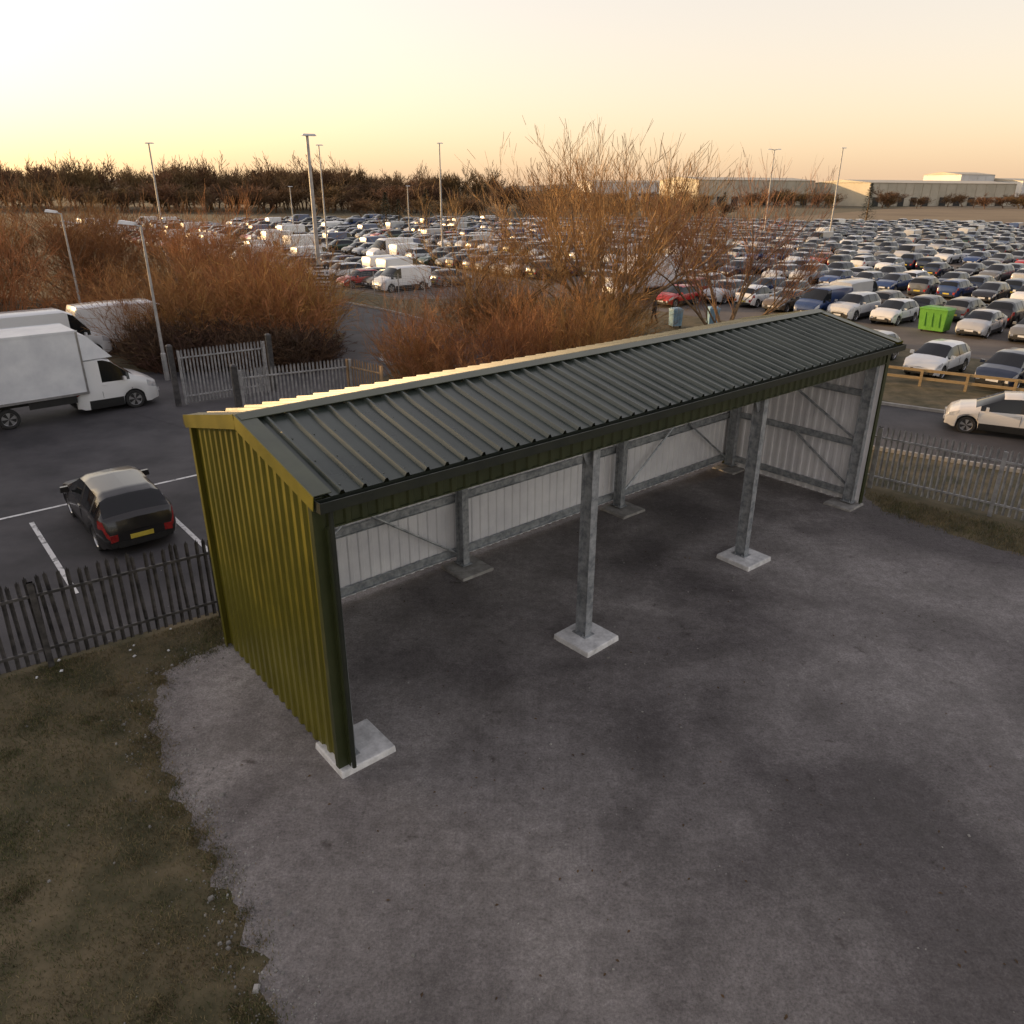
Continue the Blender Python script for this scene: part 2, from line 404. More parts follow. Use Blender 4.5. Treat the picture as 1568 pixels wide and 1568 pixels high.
for x in FX:
    z=.10
    icol(x,.22,z,E-.16); icol(x,D-.30,z,E-.16)
    for a,b in ((.09,D/2),(D-.17,D/2)):
        za=E-.17; zb=R-.17
        for dz,w,h in ((-.1,.12,.012),(.1,.12,.012),(0,.01,.19)):
            mb.beam((x,a,za+dz),(x,b,zb+dz),w,h)
    for y,s in ((.35,1),(D-.43,-1)):
        mb.add([(x-.006,y,E-.25),(x-.006,y+s*.55,E-.15),(x-.006,y,E-.75),(x+.006,y,E-.25),(x+.006,y+s*.55,E-.15),(x+.006,y,E-.75)],[(0,1,2),(5,4,3),(0,2,5,3),(1,4,5,2)])
for x in FX[1:3]:
    mb.add([(x-.45,.20,E-.2),(x+.02,.20,E-.2),(x+.02,.20,E-.85),(x-.12,.20,E-.85),(x-.45,.215,E-.2),(x+.02,.215,E-.2),(x+.02,.215,E-.85),(x-.12,.215,E-.85)],[(0,3,2,1),(4,5,6,7),(0,4,7,3)])
def zrail(p0,p1,out):
    o=Vector(out)
    p0=Vector(p0);p1=Vector(p1)
    mb.beam(p0,p1,.014,.15); mb.beam(p0+o*.03+Vector((0,0,.075)),p1+o*.03+Vector((0,0,.075)),.06,.012); mb.beam(p0-o*.03-Vector((0,0,.075)),p1-o*.03-Vector((0,0,.075)),.06,.012)
for z in (.32,1.68,3.05,4.2): zrail((.1,D-.10,z),(L-.1,D-.10,z),(0,1,0))
for z in (.32,1.75,3.15):
    zrail((.09,.3,z),(.09,D-.2,z),(1,0,0)); zrail((L-.09,.3,z),(L-.09,D-.2,z),(1,0,0))
zrail((.1,.10,E-.12),(L-.1,.10,E-.12),(0,1,0)); zrail((.1,.06,E-.42),(L-.1,.06,E-.42),(0,1,0))
for q in (.25,.5,.75):
    for y in (D/2*q,D-D/2*q): zrail((.1,y,ztop(y)-.08),(L-.1,y,ztop(y)-.08),(0,1,0))
yb=D-.2
mb.tube((.3,yb,3.9),(L/3-.1,yb,.35),.03,.03,6); mb.tube((.3,yb,.35),(L/3-.1,yb,3.9),.03,.03,6)
mb.tube((2*L/3+.2,yb,3.9),(L-.3,yb,.35),.03,.03,6); mb.tube((2*L/3+.2,yb,.35),(L-.3,yb,3.9),.03,.03,6)
mb.beam((L-.14,.3,.5),(L-.14,D*.5,1.75),.05,.05); mb.beam((L-.14,.3,1.85),(L-.14,D*.6,3.15),.05,.05)
mb.obj('steel_frame',[M_galv],parent=shel)
mb=MB()
def pad(x,y,w,d,h=.11,rz=0.,m=0):
    mb.box((x,y,h/2-.02),(w,d,h+.04),m,rz,.975)
pad(FX[0]+.18,.28,.95,.9); pad(FX[1],.14,.92,.92,rz=.04); pad(FX[2],.14,.92,.92,rz=-.03); pad(FX[3]-.12,.28,.8,.8,.06,m=1)
pad(FX[1],D-.45,.9,.9,.07,m=1); pad(FX[2],D-.45,.9,.9,.07,m=1); pad(FX[0]+.3,D-.5,.8,.8,.05,m=1); pad(FX[3]-.1,D-.4,.8,.8,.05,m=1)
o=mb.obj('concrete_pads',[M_conc,mat('pad_concrete_dirty',(.22,.21,.2),(.38,.37,.35),4,.9)],parent=shel)
bm=o.modifiers.new('b','BEVEL'); bm.width=.02; bm.segments=2

# ------------------------------------------------------------ fences
def palisade(name,pts,h,m,pitch=.155,w=.07,lean=0.,bent=0.):
    mb=MB()
    for (a,b) in zip(pts,pts[1:]):
        a=Vector((*a,0));b=Vector((*b,0));d=(b-a);Ln=d.length;d.normalize();n=Vector((-d.y,d.x,0))
        k=int(Ln/pitch)
        for i in range(k+1):
            p=a+d*(i*pitch); hh=h+random.uniform(-.01,.01)*(1+bent*6); ln=d*random.gauss(0,.004+bent*.03)
            z0=.06
            A=p-d*w/2;B=p+d*w/2; f=n*.02
            sh=.13
            vs=[A+Vector((0,0,z0)),p+f+Vector((0,0,z0)),B+Vector((0,0,z0)),
                A+ln+Vector((0,0,hh-sh)),p+f+ln+Vector((0,0,hh-sh)),B+ln+Vector((0,0,hh-sh)),
                p+ln+Vector((0,0,hh)), p+ln-d*w*.45+n*-.01+Vector((0,0,hh-.03)), p+ln+d*w*.45-n*.01+Vector((0,0,hh-.03))]
            mb.add(vs,[(0,1,4,3),(1,2,5,4),(3,4,6),(4,5,6),(3,4,7),(4,5,8)])
        for z in (.35,h-.35): mb.beam(a+n*-.03+Vector((0,0,z)),b+n*-.03+Vector((0,0,z)),.05,.05)
        kp=max(1,int(Ln/2.75))
        for i in range(kp+1):
            p=a+d*(Ln*i/kp)-n*.10; mb.box((p.x,p.y,(h-.05)/2),(.10,.06,h-.05),0,math.atan2(d.y,d.x))
    return mb.obj(name,[m])
palisade('palisade_fence',[(-22,2.4),(-8.6,11.7),(-6.1,13.45),(7.4,25.0)],1.8,M_fenced,bent=1.)
palisade('palisade_fence',[(7.4,25.0),(10.6,20.9),(20,12.6)],1.9,M_fence)
palisade('palisade_gate',[(-13.4,29.6),(-10.7,31.7)],2.25,M_fence,.14)
palisade('palisade_gate',[(-9.9,26.5),(-6.4,28.5)],2.2,M_fence,.14)
palisade('palisade_fence',[(-6.4,28.5),(-4.9,27.3)],2.2,mat('rusty_fence',(.20,.13,.07),(.32,.22,.13),4,.7))
for gx,gy,gh in ((-10.5,31.9,2.4),(-13.6,29.4,2.4),(-10.05,26.4,2.3)):
    mb=MB(); mb.box((0,0,gh/2),(.2,.2,gh)); mb.box((0,0,gh+.04),(.24,.24,.06),0,0,.5); mb.box((0,-.11,gh*.5),(.08,.03,.25))
    mb.obj('gate_post',[M_fenced],loc=(gx,gy,0),rz=.6)
mb=MB()
a=Vector((-27,74,0));b=Vector((-2.2,55,0));d=b-a;Ln=d.length;d.normalize()
for i in range(int(Ln/2.8)+1):
    p=a+d*i*2.8; mb.tube(p,p+Vector((0,0,2.0)),.035,.035,6); 
for i in range(12): z=.1+i*.16; mb.tube(a+Vector((0,0,z)),b+Vector((0,0,z)),.006,.006,3)
for i in range(int(Ln/.18)): p=a+d*i*.18; mb.tube(p+Vector((0,0,.05)),p+Vector((0,0,1.95)),.005,.005,3)
mb.obj('chain_link_fence',[M_fence])
mb=MB()
a=Vector((13.6,36.2,0));b=Vector((27,28.0,0));d=b-a;Ln=d.length;d.normalize()
for i in range(int(Ln/1.8)+1):
    p=a+d*i*1.8; mb.box((p.x,p.y,.38),(.11,.11,.76),0,math.atan2(d.y,d.x))
mb.beam(a+Vector((0,0,.72)),b+Vector((0,0,.72)),.05,.12); mb.beam(a+Vector((0,0,.36)),b+Vector((0,0,.36)),.05,.12)
mb.obj('timber_rail_fence',[M_wood])

# ------------------------------------------------------------ vehicles
def lerpt(T,x):
    if x<=T[0][0]: return T[0][1]
    for (a,va),(b,vb) in zip(T,T[1:]):
        if x<=b: return va+(vb-va)*(x-a)/(b-a)
    return T[-1][1]
VM=[M_paint,M_glass,M_black,M_rim,M_lamp,M_red,M_plate,M_tyre,M_white]
def wheel(mb,x,y,r,w,s):
    n=20
    ctr=lambda i,rr,yy:(x+rr*cos(2*pi*i/n),yy,r+rr*sin(2*pi*i/n))
    yi=y-s*w; rings=[(r*.9,yi),(r,yi+s*.03),(r,y-s*.03),(r*.93,y),(r*.68,y-s*.005),(r*.64,y-s*.03)]
    vs=[];
    for rr,yy in rings: vs+=[ctr(i,rr,yy) for i in range(n)]
    fs=[];ms=[]
    for k in range(len(rings)-1):
        for i in range(n):
            f=(k*n+i,k*n+(i+1)%n,(k+1)*n+(i+1)%n,(k+1)*n+i)
            fs.append(f if s<0 else f[::-1]); ms.append(7 if k<4 else 3)
    c=len(vs); vs.append((x,y-s*.02,r))
    for i in range(n):
        f=(c,(len(rings)-1)*n+i,(len(rings)-1)*n+(i+1)%n); fs.append(f if s<0 else f[::-1]); ms.append(3 if (i%4)<2 else 2)
    mb.add(vs,fs,ms)
def car(top,belt,cab,W2,glassr,wx,r=.31,pillars=(),len_=None,roofw=.60,glass_rear=True):
    mb=MB(); x0=top[0][0]; x1=top[-1][0]; Rr=r+.055
    xs=set([x0,x1]+[a for a,_ in top]+[a for a,_ in belt]+list(cab))
    for c in wx:
        for k in range(-4,5): xs.add(c+Rr*sin(k/4*pi/2))
    for p in pillars: xs.add(p-.05);xs.add(p+.05)
    xs.add(x1-.12);xs.add(x0+.1);xs.add(x1-.42);xs.add(x0+.28)
    k=x0
    while k<x1: xs.add(k);k+=.22
    xs=sorted(xs); q=[xs[0]]
    for x in xs[1:]:
        if x-q[-1]>.018: q.append(x)
    xs=q
    def hw(x):
        e=min((x-x0),(x1-x)); return W2*(.80+.20*min(1,max(0,e)/.38)**.5)
    def kk(x): return max(0,min(1,(lerpt(top,x)-lerpt(belt,x))/.42))
    rows=[]
    for x in xs:
        w=hw(x);zb=lerpt(belt,x);zt=lerpt(top,x);k=kk(x)
        zl=.21 if x0+.15<x<x1-.15 else .27
        for c in wx:
            if abs(x-c)<Rr: zl=max(zl,r+sqrt(max(0,Rr*Rr-(x-c)**2)))
        zb=max(zb,zl+.05); zt=max(zt,zb+.01)
        y4=(w*.90)*(1-k)+(roofw+.03)*k; y5=(w*.6)*(1-k)+(roofw-.12)*k
        z4=max(zb+.004,zt-.02-.06*k)
        rows.append([(w*.95,zl),(w*1.0,zl+.35*(zb-zl)),(w*.985,zl+.72*(zb-zl)),(w*.955,zb),(y4,z4),(y5,zt-.006),(0,zt+.012)])
    n=7
    for s in (1,-1):
        vs=[(x,s*y,z) for x,rw in zip(xs,rows) for (y,z) in rw]
        fs=[];ms=[]
        for j in range(len(xs)-1):
            xm=(xs[j]+xs[j+1])/2;k=min(kk(xs[j]),kk(xs[j+1])); kmx=kk(xm)
            for i in range(n-1):
                f=(j*n+i,j*n+i+1,(j+1)*n+i+1,(j+1)*n+i)
                fs.append(f if s<0 else f[::-1]); m=0
                if i==3 and glassr[0]<xm<glassr[1] and kmx>.22:
                    m=1
                    for p in pillars:
                        if abs(xm-p)<.05: m=2
                if i>=4:
                    if cab[2]+.02<xm<cab[3]-.03: m=1
                    if glass_rear and cab[0]+.05<xm<cab[1]-.01 and kmx>.2: m=1
                if i==0 and not any(abs(xm-c)<Rr for c in wx): m=2 if xm<x1-.5 and xm>x0+.4 else 0
                if i==2 and x1-.43<xm<x1-.03: m=4
                if i==2 and x0<xm<x0+.28: m=5
                ms.append(m)
        mb.add(vs,fs,ms)
    for j,sg in ((0,-1),(len(xs)-1,1)):
        rw=rows[j];x=xs[j]
        for i in range(5):
            (y0,z0),(y1,z1)=rw[i],rw[i+1]
            m=0
            if sg>0: m={0:2,1:2,2:0}.get(i,0)
            else: m={0:2,1:0,2:0}.get(i,0)
            f=[(x,-y0,z0),(x,y0,z0),(x,y1,z1),(x,-y1,z1)]
            mb.add(f,[(0,1,2,3) if sg>0 else (3,2,1,0)],m)
    wE=hw(x1); zb1=lerpt(belt,x1)
    mb.box((x1+.005,0,zb1-.09),(.03,wE*1.1,.10),2); mb.box((x1+.015,0,.33),(.03,wE*1.3,.12),2)
    for s in (-1,1): mb.box((x1-.045,s*wE*.80,zb1-.07),(.12,wE*.34,.13),4,s*-.35)
    mb.box((x1+.03,0,.45),(.012,.5,.11),8)
    zb0=lerpt(belt,x0)
    for s in (-1,1): mb.box((x0+.03,s*wE*.84,zb0-.08),(.10,wE*.28,.17),5,s*.25)
    mb.box((x0-.012,0,zb0-.12),(.014,.5,.11),6); mb.box((x0-.01,0,.33),(.04,wE*1.5,.14),2)
    mb.box(((x0+x1)/2,0,.36),(x1-x0-.5,W2*1.44,.34),2)
    for c in wx:
        for s in (-1,1): wheel(mb,c,s*(W2*.965),r,.2,s)
    xm=cab[3]-.38; 
    for s in (-1,1): mb.box((xm,s*(W2+.07),lerpt(belt,xm)+.09),(.10,.2,.14),0,0,.85)
    for p in pillars[:1]+((cab[3]-.15),):
        for s in (-1,1): mb.box((p,s*(W2*.992),.60),(.010,.012,.5),2)
    for s in (-1,1):
        p=(pillars[0] if pillars else 0)
        mb.box((p+.14,s*(W2*.975),lerpt(belt,p)-.10),(.16,.03,.025),0); 
        if glass_rear: mb.box((p-.85,s*(W2*.975),lerpt(belt,p)-.09),(.16,.03,.025),0)
    return mb
def hatch():
    return car([(-2.0,.62),(-1.97,.92),(-1.86,1.03),(-1.50,1.36),(-1.25,1.43),(-.2,1.48),(.3,1.43),(1.12,.99),(1.6,.90),(1.88,.76),(2.0,.56)],
      [(-2.0,.60),(-1.9,.95),(-1.3,.98),(0,.92),(1.1,.88),(1.6,.82),(1.88,.70),(2.0,.54)],(-1.88,-1.48,.3,1.12),.87,(-1.62,.98),(-1.25,1.28),pillars=(-.32,-1.2))
def saloon():
    return car([(-2.25,.6),(-2.22,.95),(-2.1,1.03),(-1.75,1.05),(-1.1,1.36),(-.6,1.42),(.1,1.42),(.4,1.38),(1.2,.98),(1.8,.88),(2.12,.72),(2.25,.52)],
      [(-2.25,.58),(-2.15,.93),(-1.6,.96),(0,.91),(1.2,.87),(1.8,.80),(2.12,.66),(2.25,.5)],(-1.78,-1.08,.4,1.2),.89,(-1.5,1.05),(-1.35,1.42),pillars=(-.3,-1.05))
def estate():
    return car([(-2.2,.62),(-2.17,.95),(-2.08,1.08),(-1.85,1.36),(-1.6,1.45),(-.3,1.50),(.3,1.46),(1.15,1.0),(1.75,.92),(2.1,.76),(2.22,.56)],
      [(-2.2,.6),(-2.1,.97),(-1.4,1.0),(0,.95),(1.15,.90),(1.75,.84),(2.1,.70),(2.22,.54)],(-2.1,-1.8,.3,1.15),.90,(-1.85,1.0),(-1.32,1.38),pillars=(-.35,-1.25))
def suv():
    return car([(-2.2,.7),(-2.17,1.05),(-2.05,1.2),(-1.75,1.58),(-1.5,1.64),(-.3,1.68),(.35,1.62),(1.1,1.14),(1.75,1.06),(2.1,.9),(2.2,.66)],
      [(-2.2,.68),(-2.1,1.08),(-1.4,1.12),(0,1.08),(1.1,1.04),(1.75,.98),(2.1,.84),(2.2,.64)],(-2.07,-1.72,.35,1.1),.93,(-1.8,.98),(-1.32,1.36),r=.35,pillars=(-.35,-1.2))
def van():
    return car([(-2.5,.75),(-2.49,1.7),(-2.42,1.92),(-1.5,1.98),(.6,1.98),(.95,1.9),(1.75,1.22),(2.2,1.08),(2.42,.9),(2.5,.62)],
      [(-2.5,.7),(-2.45,1.1),(0,1.1),(1.7,1.06),(2.2,.98),(2.42,.82),(2.5,.6)],(-2.48,-2.43,.95,1.75),.95,(.55,1.6),(-1.5,1.62),r=.33,pillars=(.0,),roofw=.82,glass_rear=False)
def bigvan_mb():
    return car([(-2.9,.8),(-2.89,2.2),(-2.8,2.45),(-1.5,2.5),(.9,2.48),(1.3,2.3),(2.05,1.38),(2.5,1.2),(2.78,1.0),(2.85,.66)],
      [(-2.9,.75),(-2.85,1.25),(0,1.25),(2.0,1.2),(2.5,1.08),(2.78,.9),(2.85,.64)],(-2.88,-2.82,1.3,2.05),1.0,(1.0,1.9),(-1.75,1.95),r=.36,pillars=(.6,),roofw=.88,glass_rear=False)
CM={}
for nm,fn in (('hatch',hatch),('saloon',saloon),('estate',estate),('suv',suv),('van',van),('bigvan',bigvan_mb)):
    CM[nm]=fn().mesh(nm+'_body',VM,38)
lm=MB(); cabm=car([(.2,1.0),(.22,2.0),(.6,2.12),(1.35,2.1),(1.6,2.0),(2.35,1.34),(2.8,1.18),(3.12,1.0),(3.2,.66)],
   [(.2,.9),(.5,1.2),(2.3,1.17),(2.8,1.05),(3.12,.88),(3.2,.64)],(.2,.25,1.6,2.35),1.0,(1.15,2.15),(2.25,),r=.36,pillars=(1.12,),roofw=.86,glass_rear=False)
lm.merge(cabm)
lm.box((-1.42,0,2.06),(4.1,2.2,2.36),8)
for s in (-1,1):
    lm.box((-1.42,s*1.105,.92),(4.14,.02,.09),3); lm.box((-1.42,s*1.105,3.22),(4.14,.02,.08),8)
    lm.box((.60,s*1.105,2.06),(.07,.02,2.3),3); lm.box((-3.44,s*1.105,2.06),(.07,.02,2.3),3)
    lm.box((-.6,s*.98,.72),(1.6,.03,.28),2)
lm.box((-1.4,0,.74),(4.0,.9,.24),2)
lm.add([(.62,-.95,2.1),(.62,.95,2.1),(1.75,.75,2.08),(1.75,-.75,2.08),(.66,-.9,3.1),(.66,.9,3.1),(1.0,.7,2.95),(1.0,-.7,2.95)],[(4,5,6,7)[::-1],(3,2,6,7),(0,3,7,4),(2,1,5,6)],8)
for s in (-1,1): wheel(lm,-2.1,s*1.0,.36,.25,s)
lm.box((-3.48,0,2.0),(.02,2.0,2.1),2)
for s in (-1,1): lm.box((-3.49,s*.95,.85),(.05,.12,.25),5)
CM['luton']=lm.mesh('luton_body',VM,38)

WHITE=(.72,.73,.74);SILV=(.42,.43,.45);GREY=(.14,.145,.15);BLK=(.012,.012,.014);BLUE=(.02,.05,.16);RED=(.42,.015,.012);DBL=(.01,.02,.05);BRZ=(.12,.09,.06);LBL=(.08,.12,.2);GRN=(.02,.05,.03)
COLS=[WHITE]*5+[SILV]*6+[GREY]*6+[BLK]*9+[BLUE]*3+[RED]*2+[DBL]*5+[BRZ,BRZ,LBL,GRN]
def veh(kind,x,y,hd,col,name='parked_car',sc=None):
    return place(CM[kind],name,(x,y,.006),hd,color=col,sc=sc)
hw_=ANG+pi/2
veh('hatch',-10.35,17.95,hw_,(.016,.015,.015),sc=(1.06,1.04,1.0))
veh('luton',-17.45,28.3,radians(43),WHITE,'box_van')
veh('bigvan',-23.6,37.6,ANG+.1,WHITE,'parked_van'); veh('bigvan',-20.9,41.4,ANG+.05,WHITE,'parked_van')
veh('bigvan',-31,40,ANG+.1,WHITE,'parked_van')
veh('hatch',20.3,36.1,ANG+pi,WHITE)
veh('hatch',22.5,34.0,ANG+pi,DBL)
veh('suv',24.4,31.7,ANG+pi,GREY)
veh('hatch',18.1,38.7,ANG+pi,SILV)
veh('hatch',17.85,26.35,radians(150),(.62,.60,.58),'car')
random.seed(21)
rows=[52,57.2]
s=68.8
while s<205: rows+=[s,s+5.2]; s+=16.4
cnt=0
for ri,s in enumerate(rows):
    hd0=ANG+pi if ri%2==0 else ANG
    t=9.0
    while t<186:
        p=U*s+Wv*t; t+=2.62
        x,y=p.x,p.y
        dep=y*.924+3.1; u=x/dep
        if u<-.75 or u>.75 or y>205 or y<36: continue
        if y>150 and x<-30 and random.random()<.2: continue
        if abs(u+.02)<.13 and y<75: continue
        if x>60 and y>198: continue
        if s==52 and 16.9<t-2.62<21.2: continue
        if random.random()<.08: continue
        kind=random.choices(('hatch','saloon','estate','suv','van'),(10,4,5,5,1.0 if x>0 else 3))[0]
        col=random.choice(COLS) if kind!='van' else random.choice([WHITE,WHITE,SILV,BLUE])
        f=random.uniform(.8,1.1); c=tuple(a*f for a in col)
        hd=hd0+(pi if random.random()<.3 else 0)+random.gauss(0,.025)
        q=random.uniform(.94,1.06)
        veh(kind,x+random.gauss(0,.2),y+random.gauss(0,.2),hd,c, 'parked_car' if kind!='van' else 'parked_van',(q,random.uniform(.97,1.03),random.uniform(.96,1.05))); cnt+=1
for ri,s in enumerate((36.0,41.2)):
    t=57
    while t<185:
        p=U*s+Wv*t;t+=2.65
        x,y=p.x,p.y
        if x/(y*.924+3.1)<-.7 or random.random()<.12: continue
        kind=random.choices(('hatch','saloon','estate','van'),(5,2,3,2))[0]
        col=random.choice(COLS) if kind!='van' else WHITE
        veh(kind,x,y,(ANG+pi*(ri+1))+random.gauss(0,.02),col,'parked_car' if kind!='van' else 'parked_van')
for (x,y,h) in ((-27.5,103,ANG+.2),(-15.5,96,ANG+pi),(-36,130,ANG),(-33,112,ANG)):
    veh('bigvan',x,y,h,WHITE,'parked_van')
veh('luton',9.8,62.5,ANG+pi-.1,WHITE,'box_van')
veh('hatch',12.2,58.6,ANG+pi,RED)
veh('hatch',-13.9,69.0,ANG+pi,RED)

def bin_(name,x,y,rz,m,w=1.25,d=1.0,h=1.2):
    mb=MB(); mb.box((0,0,.12+(h-.12)/2),(w*.86,d*.82,h-.12),0)
    mb.v=[((vx*1.12 if vz>h*.6 else vx),(vy*1.12 if vz>h*.6 else vy),vz) for vx,vy,vz in mb.v]
    mb.box((0,0,h+.03),(w*1.02,d*1.0,.07),0,0,.94); mb.box((0,0,h+.09),(w*.9,d*.8,.06),0,0,.8)
    for sx in (-1,1):
        mb.beam((sx*w*.49,-d*.3,h*.78),(sx*w*.49,d*.3,h*.78),.05,.06)
        for sy in (-1,1): mb.tube((sx*w*.33-.03,sy*d*.3,.09),(sx*w*.33+.03,sy*d*.3,.09),.09,.09,12,1,True)
    for k in (-.25,0,.25): mb.box((k*w,-d*.46,h*.55),(.05,.03,h*.6),0)
    return mb.obj(name,[m,M_black],loc=(x,y,.005),rz=rz)
bin_('wheeled_waste_bin',26.1,47.6,ANG-pi/2,M_binp,1.7,1.3,1.4)
bin_('wheeled_waste_bin',10.1,48.6,.3,M_binb,.7,.7,1.1); bin_('wheeled_waste_bin',12.6,49.2,.1,M_binb,.7,.7,1.1)

# ------------------------------------------------------------ lamps / poles
def lamp(x,y,h,ang,style='head',r=.075,name='street_lamp'):
    mb=MB(); mb.tube((0,0,0),(0,0,1.2),r*1.5,r*1.45,12); mb.tube((0,0,1.2),(0,0,1.25),r*1.45,r,12); mb.tube((0,0,1.25),(0,0,h),r,r*.6,12,0,True)
    mb.box((0,r*1.3,.7),(.1,.05,.5))
    if style=='head':
        mb.tube((0,0,h-.05),(.35,0,h+.05),r*.5,r*.45,8)
        vs=[(.25,-.09,h),(.25,.09,h),(.95,.15,h+.06),(.95,-.15,h+.06),(.25,-.06,h+.12),(.25,.06,h+.12),(.9,.10,h+.2),(.9,-.10,h+.2)]
        mb.add(vs,[(3,2,1,0),(4,5,6,7),(0,1,5,4),(1,2,6,5),(2,3,7,6),(3,0,4,7)],1)
    elif style=='double':
        for s in (-1,1):
            mb.tube((0,0,h-.1),(s*.6,0,h+.05),r*.5,r*.4,8); mb.box((s*.85,0,h+.05),(.7,.3,.12),1,0,.8)
    elif style=='flat':
        mb.box((.1,0,h),(.8,.4,.1),1,0,.8)
    return mb.obj(name,[M_pole,M_white],35,loc=(x,y,0),rz=ang)
lamp(-15.95,33.8,6.65,pi*.95); lamp(-26.6,46.8,6.7,pi*.95)
lamp(-35.6,80,12,0,'flat',.12); lamp(-22.8,95,12.6,0,'flat',.11); lamp(-10.4,110,13.6,0,'flat',.14)
lamp(-20.3,150,8.4,0,'flat',.12); lamp(46.5,150,14.8,0,'double',.14); lamp(51,130,14.2,0,'flat',.14); lamp(-42,150,8.2,0,'flat',.12)
lamp(-11.9,47.0,10.9,.5,'flat',.15)
mb=MB()
for i in range(6):
    z=3.75-i*.31
    mb.box((0,-.17,z),(.95,.03,.25),0 if i%2==0 else 1)
    mb.box((-.1,-.19,z),(.55,.012,.07),1 if i%2==0 else 0); mb.box((.34,-.19,z),(.12,.012,.12),1 if i%2==0 else 0,0,.3)
mb.box((0,-.145,3.0),(.08,.02,2.0),2)
mb.obj('direction_sign',[M_black,M_white,M_pole],loc=(-11.75,46.9,0),rz=.15)

# ------------------------------------------------------------ trees
def branch(mb,p,d,Ln,r,lev,maxlev,kids,spread,lift,rmin,m_lim,tw=.80):
    n=4 if lev<2 else (3 if lev<maxlev else 2)
    sides=7 if r>.08 else (4 if r>.025 else 3)
    pts=[p.copy()];dd=d.copy()
    for i in range(n):
        dd=(dd+rnd_perp(dd)*.13+Vector((0,0,lift*(.3+lev*.5)))).normalized()
        pts.append(pts[-1]+dd*(Ln/n))
    for i in range(n):
        ra=max(rmin,r*(1-.6*i/n)); rb=max(rmin*.7,r*(1-.6*(i+1)/n))
        if lev>=maxlev-1: mb.rib(pts[i],pts[i+1],ra,rb,1)
        else: mb.tube(pts[i],pts[i+1],ra,rb,sides,0 if r>m_lim else 1)
    if lev>=maxlev: return
    k=kids[lev]
    for j in range(k):
        f=random.uniform(.2,1.) if j<k-1 else 1.
        idx=min(n-1,int(f*n)); q=pts[idx].lerp(pts[idx+1],f*n-idx if f<1 else 1.)
        ax=(pts[idx+1]-pts[idx]).normalized()
        nd=(ax+rnd_perp(ax)*spread*random.uniform(.6,1.3)+Vector((0,0,lift*1.5))).normalized()
        branch(mb,q,nd,Ln*random.uniform(.50,tw),max(rmin,r*(.42 if j<k-1 else .5)),lev+1,maxlev,kids,spread,lift,rmin,m_lim,tw)
def willow(seed,h,stems,sprd,kids=(5,5,5,4),rmin=.009,r0=.13,spread=.5,lift=.06):
    random.seed(seed); mb=MB()
    for i in range(stems):
        a=2*pi*i/stems+random.uniform(-.3,.3); t=random.uniform(.15,1)*sprd
        d=Vector((cos(a)*t,sin(a)*t,1)).normalized()
        branch(mb,Vector((cos(a)*.2,sin(a)*.2,-.05)),d,h*.46*random.uniform(.85,1.15),r0*random.uniform(.6,1.1),0,len(kids),kids,spread,lift,rmin,.03)
    return mb
big=willow(3,10.6,10,1.05,(5,5,5,5),.0095,spread=.5,lift=.08).mesh('willow_tree',[M_bark,M_twigt])
place(big,'bare_willow_tree',(5.0,43.6,0),.4,sc=(1.3,1.1,.95))
t2=willow(11,9.0,6,1.1,(5,5,5,4),.009,r0=.1,lift=.07).mesh('willow_tree_b',[M_bark,M_twigt])
place(t2,'bare_willow_tree',(12.3,45.0,0),1.0,sc=(1.3,1.1,1.0))
place(t2,'bare_willow_tree',(-1.0,45.5,0),3.0,sc=(.95,.9,.82))
t3=willow(17,8.0,7,1.0,(5,5,5,4),.010,r0=.09,lift=.07,spread=.6).mesh('thicket_tree',[M_bark,M_twig])
place(t3,'bare_tree',(-19.5,50.0,0),3.0,sc=(.9,.9,.85))
for i,(x,y,s) in enumerate(((-30,54,1.1),(-36,51,1.1),(-41,56,1.2),(-25,58,.95),(-33,61,1.1),(-49,61,1.2))):
    place(t3,'bare_tree',(x,y,0),i*1.3,sc=(s,s,s*.82))
# unseen trees to the left, added to throw mottled shadow on the gable
for i,(x,y,s) in enumerate(((-25,21,.85),(-25.5,16,.95),(-26,26,.9))):
    place(t3,'bare_tree',(x,y,0),i*2.1,sc=(s,s,s))
def bush(seed,h,w,n,rm=.008,mats=None,sub=4,tw=6):
    random.seed(seed);mb=MB()
    for i in range(n):
        a=random.uniform(0,2*pi);q=random.random()**.6
        bx,by=cos(a)*q*w*.35,sin(a)*q*w*.35
        d=Vector((cos(a)*q*.7+random.gauss(0,.15),sin(a)*q*.7+random.gauss(0,.15),1)).normalized()
        hh=h*random.choice((random.uniform(.4,.85),random.uniform(.6,1.)))*(1-.3*q*q)
        dd=d;seg=4;pts=[Vector((bx,by,0))]
        for k in range(seg):
            dd=(dd+rnd_perp(dd)*.18).normalized(); pts.append(pts[-1]+dd*hh/seg)
        for k in range(seg): mb.tube(pts[k],pts[k+1],rm*(2.6-.5*k),rm*(2.6-.5*(k+1)),3,0)
        for j in range(sub):
            k=random.randint(1,3); s0=pts[k].lerp(pts[k+1],random.random())
            nd=(dd+rnd_perp(dd)*.85+Vector((0,0,.1))).normalized(); ln=hh*random.uniform(.18,.38); e=s0+nd*ln
            mb.rib(s0,e,rm*1.4,rm*.9,0)
            for t in range(tw):
                s1=s0.lerp(e,random.uniform(.2,1)); n2=(nd+rnd_perp(nd)*.7+Vector((0,0,.2))).normalized()
                mb.rib(s1,s1+n2*ln*random.uniform(.3,.6),rm*1.1,rm*.55,0)
    return mb.mesh('bush',mats or [M_twig])
B=[bush(40+i,6.,5.6,90) for i in range(4)]
BD=[bush(60+i,2.4,3.0,90,.012,[M_twigd],4,4) for i in range(2)]
random.seed(5)
